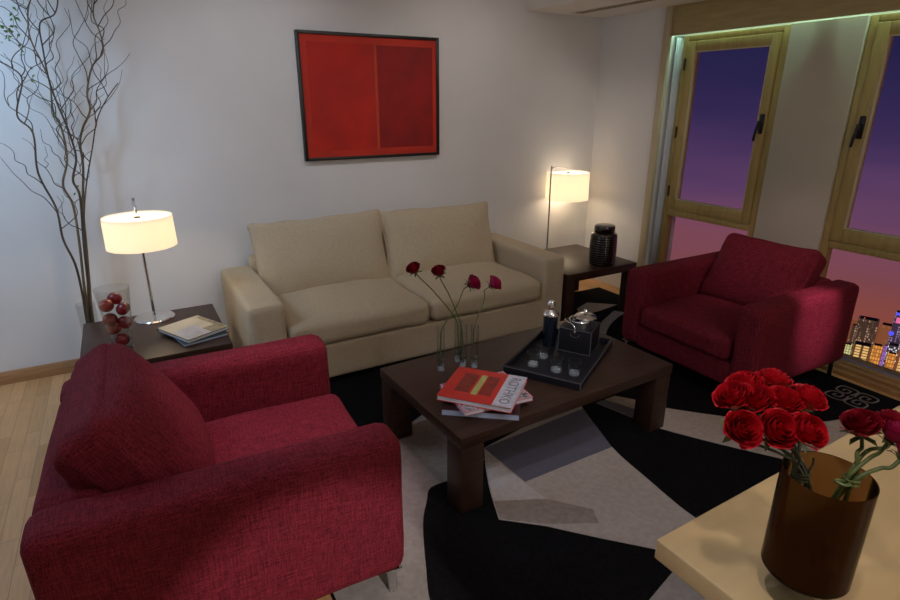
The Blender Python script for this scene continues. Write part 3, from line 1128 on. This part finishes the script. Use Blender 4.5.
txt.size = .068
txt.align_x = 'CENTER'
txt.align_y = 'CENTER'
txt.extrude = .0002
to = bpy.data.objects.new('title_source', txt)
C.objects.link(to)
bpy.context.view_layer.update()
tm = bpy.data.meshes.new_from_object(to.evaluated_get(bpy.context.evaluated_depsgraph_get()))
bpy.data.objects.remove(to)
tm.materials.clear()
tm.materials.append(M['cov_ink'])
tl = bpy.data.objects.new('title_lettering', tm)
C.objects.link(tl)
tl.parent = cv
tl.location = (.128, 0, .0270)
tl.rotation_euler = (0, 0, R(-90))
tl.scale = (.92, 1, 1)

# side table stack
G = 'books on the left side table'
book('book', 'lower dark book with pale pages under the sandy book by the left lamp', (.232, 3.415, .45), R(14), .25, .285, .018, M['cov_green'], M['paper_blue'], G)
bk, cv = book('book', 'sandy map-coloured book on top of the two beside the left lamp', (.216, 3.440, .4683), R(26), .262, .315, .022, M['cov_black'], M['paper'], G)
print_on('cover_print', cv, [(-.129, -.156, .129, .156, 0), (-.115, -.145, .02, .02, 1), (.02, -.150, .10, -.06, 2), (.098, -.15, .127, .12, 2)], [M['cov_beige'], M['cov_lilac'], M['cov_brown']], .022)

# ------------------------------------------------------------------ black jar
jar = thing('jar', 'ribbed glossy black-brown ceramic jar with lid on the back corner table', 'jar', (3.405, 3.375, .45))
prof = [(0, 0), (.100, 0), (.106, .006)]
for k in range(49):
    z = .01 + .235 * k / 48
    rr = .108 + .0045 * math.sin(z * PI / .25)
    prof.append((rr + .0016 * math.sin(k * PI / 2.0), z))
prof += [(.108, .252), (.098, .264), (.080, .270), (.078, .272), (0, .272)]
obj('body', lathe(bmesh.new(), prof, 48), M['ceramic'], jar)
obj('lid', lathe(bmesh.new(), [(0, .270), (.079, .270), (.084, .276), (.085, .318), (.080, .330), (.066, .335), (.03, .336), (0, .336)], 48), M['ceramic'], jar)

# ------------------------------------------------------------------ tray with drinks set
TR = R(31)
tc_ = Vector((1.945, 2.172, tz))
tray = thing('tray', 'black leather serving tray holding bar ware on the coffee table', 'tray', tc_, TR)
tw, td, th_ = .315, .208, .045
bm = bmesh.new()
box(bm, (-tw, -td, 0), (tw, td, .008), .002)
for a, b in (((-tw, -td, .006), (-tw + .014, td, th_)), ((tw - .014, -td, .006), (tw, td, th_)), ((-tw + .013, -td, .006), (tw - .013, -td + .014, th_)), ((-tw + .013, td - .014, .006), (tw - .013, td, th_))):
    box(bm, a, b, .003)
obj('body', bm, M['leather'], tray)
bm = bmesh.new()
for s in (-1, 1):
    tube(bm, [(-tw, s * td, th_ - .004), (tw, s * td, th_ - .004)], .0012, n=6, k=1)
    tube(bm, [(s * tw, -td, th_ - .004), (s * tw, td, th_ - .004)], .0012, n=6, k=1)
    tube(bm, [(-tw, s * td, .005), (-tw, s * td, th_)], .0016, n=6, k=1)
    tube(bm, [(tw, s * td, .005), (tw, s * td, th_)], .0016, n=6, k=1)
obj('stitching', bm, M['stitch'], tray)
tz2 = tz + .008

sh = thing('cocktail_shaker', 'blue-black cocktail shaker with chrome top standing on the tray', 'shaker', (1.998, 2.338, tz2))
obj('body', lathe(bmesh.new(), [(0, 0), (.035, 0), (.037, .003), (.0415, .180), (.0415, .188), (0, .188)], 32), M['shaker'], sh)
obj('shoulder', lathe(bmesh.new(), [(.0415, .184), (.047, .188), (.047, .198), (.040, .210), (.025, .222), (.021, .228), (0, .228)], 32), M['chrome'], sh)
obj('cap', lathe(bmesh.new(), [(0, .226), (.0235, .226), (.024, .230), (.022, .262), (.016, .272), (0, .273)], 32), M['chrome'], sh)

bu = thing('ice_bucket', 'square black leather ice bucket with chrome insert and lid on the tray', 'ice bucket', (2.122, 2.225, tz2), TR - R(90))
bw = .092
obj('case', bx((-bw, -bw, 0), (bw, bw, .145), .006, 3), M['leather'], bu)
bm = bmesh.new()
for z in (.004, .141):
    tube(bm, [(-bw, -bw, z), (bw, -bw, z), (bw, bw, z), (-bw, bw, z), (-bw, -bw, z)], .0012, n=6, k=0)
for x in (-1, 1):
    for y in (-1, 1):
        tube(bm, [(x * bw, y * bw, .004), (x * bw, y * bw, .141)], .0014, n=6, k=1)
tube(bm, [(.026 * math.cos(a), -bw - .0005, .118 - .022 * math.sin(a)) for a in [PI * k / 10 for k in range(11)]], .0012, n=6, k=0)
obj('stitching', bm, M['stitch'], bu)
obj('insert', lathe(bmesh.new(), [(0, .140), (.060, .140), (.062, .172), (.066, .176), (.064, .179), (.056, .176), (.050, .15), (0, .148)], 40), M['chrome'], bu)
lid = obj('lid', lathe(bmesh.new(), [(0, .196), (.060, .190), (.064, .194), (.052, .206), (.024, .214), (.010, .217), (.008, .224), (.013, .230), (.010, .237), (0, .238)], 40), M['chrome'], bu, (.018, .030, -.010))
bm = bmesh.new()
tube(bm, [(-.064, -.01, .166), (-.078, -.035, .172), (-.060, -.070, .176), (-.020, -.086, .170), (.000, -bw - .004, .150), (.0, -bw - .005, .135)], .0032, n=8)
lathe(bm, [(0, -.011), (.007, -.008), (.009, 0), (.006, .009), (0, .011)], 16, (0, -bw - .005, .130))
obj('handle', bm, M['chrome'], bu)

g0 = None
for i, (x, y, lab) in enumerate(((1.752, 2.168, 'leftmost glass tumbler on the tray, nearest the sofa-side corner'), (1.862, 2.222, 'glass tumbler standing just in front of the cocktail shaker'),
                                 (1.815, 2.055, 'glass tumbler second from the right on the tray'), (1.872, 1.978, 'rightmost glass tumbler on the tray, by its front corner'))):
    if g0 is None:
        g0 = thing('tumbler', lab, 'glass', (x, y, tz2), 0, 'tumblers on the tray')
        obj('bowl', lathe(bmesh.new(), cup_profile(.031, .036, .078, .0025, .016, 2), 32), M['glass'], g0)
        obj('thick_base', lathe(bmesh.new(), [(0, .001), (.028, .001), (.0285, .015), (.018, .0165), (0, .014)], 20), M['crystal'], g0)
    else:
        dup(g0, (x, y, tz2), i, lab)


# ------------------------------------------------------------------ roses
def bloom_bm(r, n, seed, tight=1.0):
    rd = random.Random(seed)
    bm = bmesh.new()
    for i in range(n):
        f = i / (n - 1)
        ang = i * 2.39996 + rd.uniform(-.2, .2)
        ri = r * (.08 + .86 * f ** .8)
        H = r * (1.48 - .42 * f ** 1.6)
        span = (2.6 - 1.0 * f) * .5
        curl = r * (.02 + .13 * f ** 2) * tight
        U, V = 6, 6
        grid = []
        for v in range(V + 1):
            t = v / V
            rad = ri * min(1, math.sin(t * PI / 2) ** .55 + .02) + curl * t ** 4
            z = -.75 * r + H * t - curl * .9 * t ** 6
            row = []
            for u in range(U + 1):
                s = u / U * 2 - 1
                wv = (math.sin(min(1, t * 1.4) * PI / 2) ** .6) * (1 - .18 * t ** 6)
                a = ang + s * span * wv
                zz = z - r * .24 * (s ** 2) * t ** 3 + rd.uniform(-.012, .012) * r
                rr = rad * (1 + .06 * s * (1 - f)) + rd.uniform(-.012, .012) * r + r * .05 * abs(s) * t * f
                row.append(bm.verts.new((rr * math.cos(a), rr * math.sin(a), zz)))
            grid.append(row)
        for v in range(V):
            for u in range(U):
                bm.faces.new((grid[v][u], grid[v][u + 1], grid[v + 1][u + 1], grid[v + 1][u]))
    bmesh.ops.recalc_face_normals(bm, faces=bm.faces)
    return bm


def sepal_bm(r):
    bm = bmesh.new()
    lathe(bm, [(0, -.95 * r), (.22 * r, -.92 * r), (.36 * r, -.76 * r), (.2 * r, -.66 * r), (0, -.66 * r)], 12)
    for k in range(5):
        a = k * 2 * PI / 5
        c, s = math.cos(a), math.sin(a)
        P = [(.3 * r, -.8 * r, .16 * r), (.75 * r, -.72 * r, .15 * r), (1.05 * r, -.86 * r, .02 * r)]
        rows = []
        for d, z, w in P:
            rows.append([bm.verts.new((c * d - s * w, s * d + c * w, z)), bm.verts.new((c * d, s * d, z - .03 * r)), bm.verts.new((c * d + s * w, s * d - c * w, z))])
        for A, B in zip(rows, rows[1:]):
            bm.faces.new((A[0], A[1], B[1], B[0]))
            bm.faces.new((A[1], A[2], B[2], B[1]))
    return bm


proto = {}


def rose(label, head, r, path, mname, group, face=None, sr=.0026, seed=0, stem_m='stem', leaf_at=None):
    """head: bloom centre; path: stem points from the foot up to below the head (world)"""
    foot = Vector(path[0])
    t = thing('rose', label, 'flower', foot, 0, group)
    hd = Vector(head)
    if face is None:
        face = hd - Vector(path[-1])
    q = Vector(face).to_track_quat('Z', 'Y')
    key = (mname, seed % 3)
    if key not in proto:
        b = obj('bloom', bloom_bm(1.0, 32, seed % 3 + 1), M[mname], t, smooth=60)
        s = obj('sepals', sepal_bm(1.0), M['stem'], t, smooth=60)
        proto[key] = (b.data, s.data)
    else:
        b = bpy.data.objects.new('bloom', proto[key][0])
        s = bpy.data.objects.new('sepals', proto[key][1])
        for o in (b, s):
            C.objects.link(o)
            o.parent = t
    e = (q @ Euler((0, 0, seed * 1.7)).to_quaternion()).to_euler()
    for o in (b, s):
        o.location = hd - foot
        o.rotation_euler = e
        o.scale = (r, r, r)
    nd = q @ Vector((0, 0, 1))
    pts = [Vector(p_) - foot for p_ in path] + [hd - foot - nd * r * 1.7, hd - foot - nd * r * .85]
    obj('stem', tube(bmesh.new(), pts, sr, sr * .85, 8, 5), M[stem_m], t)
    if leaf_at:
        for (lp, ld) in leaf_at:
            nb = bmesh.new()
            L, wd = .034, .012
            rows = []
            for k in range(6):
                u = k / 5
                w = wd * math.sin(PI * min(.98, u * .9 + .06)) ** .8
                rows.append([nb.verts.new((u * L, -w, .003 * math.sin(PI * u) + .002)), nb.verts.new((u * L, 0, .003 * math.sin(PI * u))), nb.verts.new((u * L, w, .003 * math.sin(PI * u) + .002))])
            for A, B in zip(rows, rows[1:]):
                nb.faces.new((A[0], A[1], B[1], B[0]))
                nb.faces.new((A[1], A[2], B[2], B[1]))
            nb.transform(Matrix.Translation(Vector(lp) - foot) @ Vector(ld).to_track_quat('X', 'Z').to_matrix().to_4x4())
            obj('leaf', nb, M['stem'], t)
    return t


# bud vases on the coffee table
BV = [(1.302, 2.378, 'leftmost slim bud vase on the coffee table'), (1.437, 2.428, 'slim bud vase second from left, furthest back of the four'),
      (1.428, 2.362, 'slim bud vase third from left, standing between its neighbours'), (1.476, 2.322, 'rightmost slim bud vase on the coffee table')]
v0 = None
for i, (x, y, lab) in enumerate(BV):
    if v0 is None:
        v0 = thing('bud_vase', lab, 'vase', (x, y, tz), 0, 'slim bud vases on the coffee table')
        obj('tube', lathe(bmesh.new(), cup_profile(.0205, .0215, .245, .0022, .030, 2), 28), M['glass'], v0)
        obj('thick_base', lathe(bmesh.new(), [(0, .001), (.018, .001), (.0184, .027), (.010, .029), (0, .026)], 20), M['crystal'], v0)
        obj('water', lathe(bmesh.new(), [(0, .031), (.0180, .031), (.0183, .060), (0, .060)], 20), M['water'], v0)
    else:
        dup(v0, (x, y, tz), 0, lab)
G = 'single roses in the bud vases'
rose('dark red rose at far left, leaning out of a bud vase', (1.187, 2.45, .963), .037, [(1.440, 2.432, .435), (1.437, 2.430, .58), (1.418, 2.432, .66), (1.30, 2.444, .82)], 'rose_dark', G, face=(-.5, -.1, .8), seed=1, sr=.0032)
rose('dark red rose second from left above the bud vases', (1.313, 2.415, .940), .038, [(1.432, 2.364, .435), (1.426, 2.366, .58), (1.414, 2.375, .66), (1.365, 2.395, .80)], 'rose_dark', G, face=(-.3, -.15, .9), seed=2, sr=.0032)
rose('crimson pink rose third from left, tilted right above the bud vases', (1.512, 2.395, .853), .043, [(1.296, 2.374, .435), (1.306, 2.384, .57), (1.318, 2.386, .635), (1.41, 2.392, .745)], 'rose_magenta', G, face=(.5, -.5, .6), seed=0, sr=.0032)
rose('magenta rose at far right of the bud vases, nodding right', (1.628, 2.365, .838), .043, [(1.472, 2.318, .435), (1.470, 2.326, .57), (1.485, 2.330, .65), (1.55, 2.35, .765)], 'rose_magenta', G, face=(.65, -.35, .55), seed=1, sr=.0032)

# ------------------------------------------------------------------ near table and big vase
dt = thing('dining_table', 'pale maple table in the near right corner under the big rose vase', 'table', (.812, .586, 0), R(1.2))
obj('table_top', bx((0, -1.5, .872), (1.75, 0, .92), .004, 3), M['maple'], dt)
for x, y in ((.55, -1.2), (1.55, -1.2), (1.55, -.55), (.55, -.55)):
    obj('leg', bx((x - .035, y - .035, 0), (x + .035, y + .035, .872), .004), M['maple'], dt)
obj('apron', bx((.58, -1.17, .80), (1.52, -.58, .872), .004), M['maple'], dt)

VX, VY, VZ = .925, .368, .92
va = thing('rose_vase', 'brown smoked glass cylinder vase on a clear foot holding two rose bunches', 'vase', (VX, VY, VZ))
obj('foot', lathe(bmesh.new(), [(0, 0), (.052, 0), (.053, .003), (.030, .008), (.010, .014), (.008, .040), (.016, .052), (0, .053)], 40), M['glass'], va)
vr = .068
bm = lathe(bmesh.new(), [(0, .053), (vr - .006, .053), (vr, .060), (vr, .252), (vr - .0025, .252)], 64, mi=0)
lathe(bm, [(vr - .0025, .252), (vr - .0025, .064), (vr - .008, .058), (0, .058)], 64, mi=1)
obj('bowl', bm, [M['amber'], M['amber_in']], va)

GL = 'bright red roses in the left bunch'
tie = Vector((.886, .392, 1.172))
heads = [((743, 429), (.789, .445, 1.26), .0245, 'bright red rose at lower left of the left bunch'),
         ((778, 429), (.836, .417, 1.26), .026, 'open red rose in the middle of the lower row of the left bunch'),
         ((809, 431), (.872, .389, 1.26), .0245, 'red rose at lower right of the left bunch'),
         ((733, 396), (.835, .498, 1.28), .025, 'red rose at far left of the upper row in the left bunch'),
         ((755, 398), (.861, .474, 1.28), .025, 'red rose second from left in the upper row of the left bunch'),
         ((784, 400), (.896, .447, 1.28), .0245, 'red rose third in the upper row of the left bunch'),
         ((810, 398), (.940, .430, 1.28), .024, 'red rose at the right end of the upper row in the left bunch'),
         ((773, 384), (.934, .491, 1.287), .025, 'red rose at the back right of the left bunch'),
         ((744, 387), (.880, .508, 1.287), .025, 'red rose at the back left of the left bunch')]
for i, (px, h, r, lab) in enumerate(heads):
    h = Vector(h)
    a = i * .7
    tp = tie + Vector((.010 * math.cos(a * 2), .010 * math.sin(a * 2), .0))
    lo = Vector((VX + .036 * math.cos(a + 5.2), VY + .036 * math.sin(a + 5.2), VZ + .068 + .004 * i))
    mid = tp.lerp(lo, .5)
    face = (h - Vector((.885, .43, 1.17))) * 1.0 + Vector((-.02, -.05, .02))
    if i < 3:
        face = Vector((-.35 + .12 * i, -.55, .62))
    r *= 1.2
    rose(lab, h, r, [lo, mid, tp, tp.lerp(h, .35) + Vector((0, 0, .004))], 'rose_red', GL, face=face, seed=i, stem_m='stem_dark')
# binding round the left bunch
bm = bmesh.new()
for dz in (-.006, 0, .006):
    tube(bm, [tie + Vector((.0125 * math.cos(a), .0125 * math.sin(a), dz)) for a in [2 * PI * k / 16 for k in range(17)]], .0018, n=6, k=0)
tube(bm, [tie + Vector((.014, -.004, 0)), tie + Vector((.024, -.004, .012)), tie + Vector((.026, -.002, .024))], .002, n=6)
o = obj('binding', bm, M['stem_dark'])
tag(o, 'dark raffia tie wound round the stems of the left rose bunch', 'tie')

GR = 'dark red roses in the right bunch'
tie2 = Vector((.948, .345, 1.168))
heads2 = [((.985, .366, 1.252), .030, 'rose_dark', (-.25, .1, .95), 'large dark red rose standing foremost in the right bunch'),
          ((1.040, .348, 1.250), .026, 'rose_dark', (.2, .2, .9), 'dark red rose half hidden behind the largest rose of the right bunch'),
          ((1.012, .326, 1.248), .025, 'rose_magenta', (.3, -.2, .8), 'purple-red rose at the right picture edge in the right bunch'),
          ((1.010, .302, 1.228), .023, 'rose_magenta', (.6, -.2, .6), 'lowest purple-red rose leaning out at the right picture edge')]
for i, (h, r, mn, face, lab) in enumerate(heads2):
    h = Vector(h)
    a = i * 1.3
    tp = tie2 + Vector((.008 * math.cos(a), .008 * math.sin(a), 0))
    lo = Vector((VX - .030 + .018 * i, VY + .030 - .016 * i, VZ + .070))
    rose(lab, h, r, [lo, tp.lerp(lo, .5), tp, tp.lerp(h, .45)], mn, GR, face=face, seed=i, sr=.0036)
bm = bmesh.new()
for dz in (-.004, .004):
    tube(bm, [tie2 + Vector((.0115 * math.cos(a), .0115 * math.sin(a), dz)) for a in [2 * PI * k / 16 for k in range(17)]], .0018, n=6, k=0)
tube(bm, [tie2 + Vector((-.012, .004, 0)), tie2 + Vector((-.030, .008, .006)), tie2 + Vector((-.038, .004, .008)), tie2 + Vector((-.026, -.004, .002)), tie2 + Vector((-.012, -.004, 0))], .003, n=6)
tube(bm, [tie2 + Vector((.012, -.004, 0)), tie2 + Vector((.022, -.008, .004)), tie2 + Vector((.03, -.006, .0))], .003, n=6)
o = obj('binding', bm, M['stem'])
tag(o, 'green leaf bow tied round the stems of the right rose bunch', 'tie')

# ------------------------------------------------------------------ night city far below the windows
hdir = Vector((.931, .364, 0)).normalized()
yaw = math.atan2(hdir.y, hdir.x)
ground = -150
FA = {
    'dark': facade('dark_tower', (.10, .05, .045), (1, .62, .40), .22, 1.0, 1.6, .40, .04),
    'warm': facade('office_floors', (.22, .10, .05), (1, .62, .22), .97, 3.6, 1.6, .75, .07),
    'green': facade('green_lit_block', (.2, .2, .1), (.80, .80, .35), .85, 1.3, 1.7, .55, .25),
    'orange': facade('orange_lit_slab', (.25, .10, .02), (1, .40, .08), .75, 1.2, 2.2, .55, .32),
    'haze': facade('hazy_tower', (.22, .09, .05), (1, .35, .14), .12, 1.4, 1.8, .12, .19),
    'plum': facade('plum_tower', (.06, .03, .06), (.75, .50, .9), .25, 1.0, 1.5, .5, .05),
    'white': facade('white_lit_block', (.05, .04, .05), (.9, .9, 1), .38, 1.0, 1.3, .9, .03),
    'violet': facade('violet_tower', (.1, .03, .12), (.55, .25, .9), .8, .8, 1.0, .6, .2)}
M['neon_blue'] = mat('blue_neon', (.02, .02, .3), .4, emit=(.10, .10, 1), estr=1.0)
M['neon_pink'] = mat('pink_neon', (.3, .02, .1), .4, emit=(1, .2, .45), estr=.8)
M['beacon'] = mat('red_beacon', (.4, .02, .02), .4, emit=(1, .12, .06), estr=1.2)
M['roof'] = mat('roof_dark', (.07, .04, .035), .8)
M['city_floor'] = facade('street_glow', (.05, .03, .02), (1, .30, .11), .12, 5, 5, .5, .20)
CT = [('dark', (371.5, 148.3, -121.2), 10.2, 'tall dark office tower with scattered lit windows far beyond the window', 1),
      ('dark', (366.5, 152.4, -125.1), 2.8, 'narrow dark wing on the left of the tallest far tower', 0),
      ('warm', (345.6, 137.7, -128.2), 8.4, 'low far block with bright yellow floor bands', 0),
      ('green', (350.6, 147.3, -132.2), 4.4, 'yellow-green lit far block beside the armchair edge', 0),
      ('orange', (341.5, 129.0, -123.9), 4.2, 'glowing orange far slab in the middle of the skyline', 0),
      ('haze', (403.1, 149.9, -131.9), 6.8, 'hazy salmon tower furthest back in the skyline', 0),
      ('plum', (390.6, 140.2, -117.8), 5.5, 'plum-dark far tower with neon signs at the right picture edge', 2),
      ('white', (362.7, 129.6, -128.8), 5.1, 'dark far block dotted with white window lights', 0),
      ('orange', (344.0, 122.6, -126.7), 3.7, 'small orange far block below the white-lit one', 0),
      ('violet', (354.9, 130.4, -127.4), 1.7, 'slim violet-lit far tower beside the orange slab', 0),
      ('warm', (350.8, 118.0, -124.4), 6.0, 'yellow-banded far block at the right picture edge', 0),
      ('haze', (361.7, 159.7, -134.9), 8.4, 'hazy far block hidden behind the armchair corner', 0)]
for kind, c, w, lab, ex in CT[:-1]:
    t = thing('building', lab, 'building', (c[0], c[1], ground), yaw, 'far night skyline')
    H = c[2] - ground
    d = w * .8 if w < 9 else 6
    obj('tower', bx((0, -w / 2, 0), (d, w / 2, H)), FA[kind], t, smooth=0)
    obj('roof', bx((d * .1, -w * .42, H), (d * .9, w * .42, H + .35)), M['roof'], t, smooth=0)
    if ex == 1:
        obj('beacon', lathe(bmesh.new(), [(0, 0), (.25, .1), (.25, .5), (0, .6)], 8, (.6, w * .22, H + .35)), M['beacon'], t)
    if ex == 2:
        bm = bmesh.new()
        lathe(bm, [(0, -.2), (1.35, -.2), (1.35, .2), (0, .2)], 24)
        bm.transform(Matrix.Translation((-.25, w * .42, H - 13.5)) @ Matrix.Rotation(PI / 2, 4, 'Y'))
        obj('round_sign', bm, M['neon_blue'], t)
        obj('pink_sign', bx((-.3, -w * .1, H - 6.5), (-.02, w * .32, H - 3.0)), M['neon_pink'], t)
        obj('roof_sign', bx((-.3, -w * .2, H - 1.6), (-.02, w * .46, H)), M['neon_blue'], t)
struct(obj('city_ground', bx((310, -60, ground - 1), (450, 300, ground)), M['city_floor']))
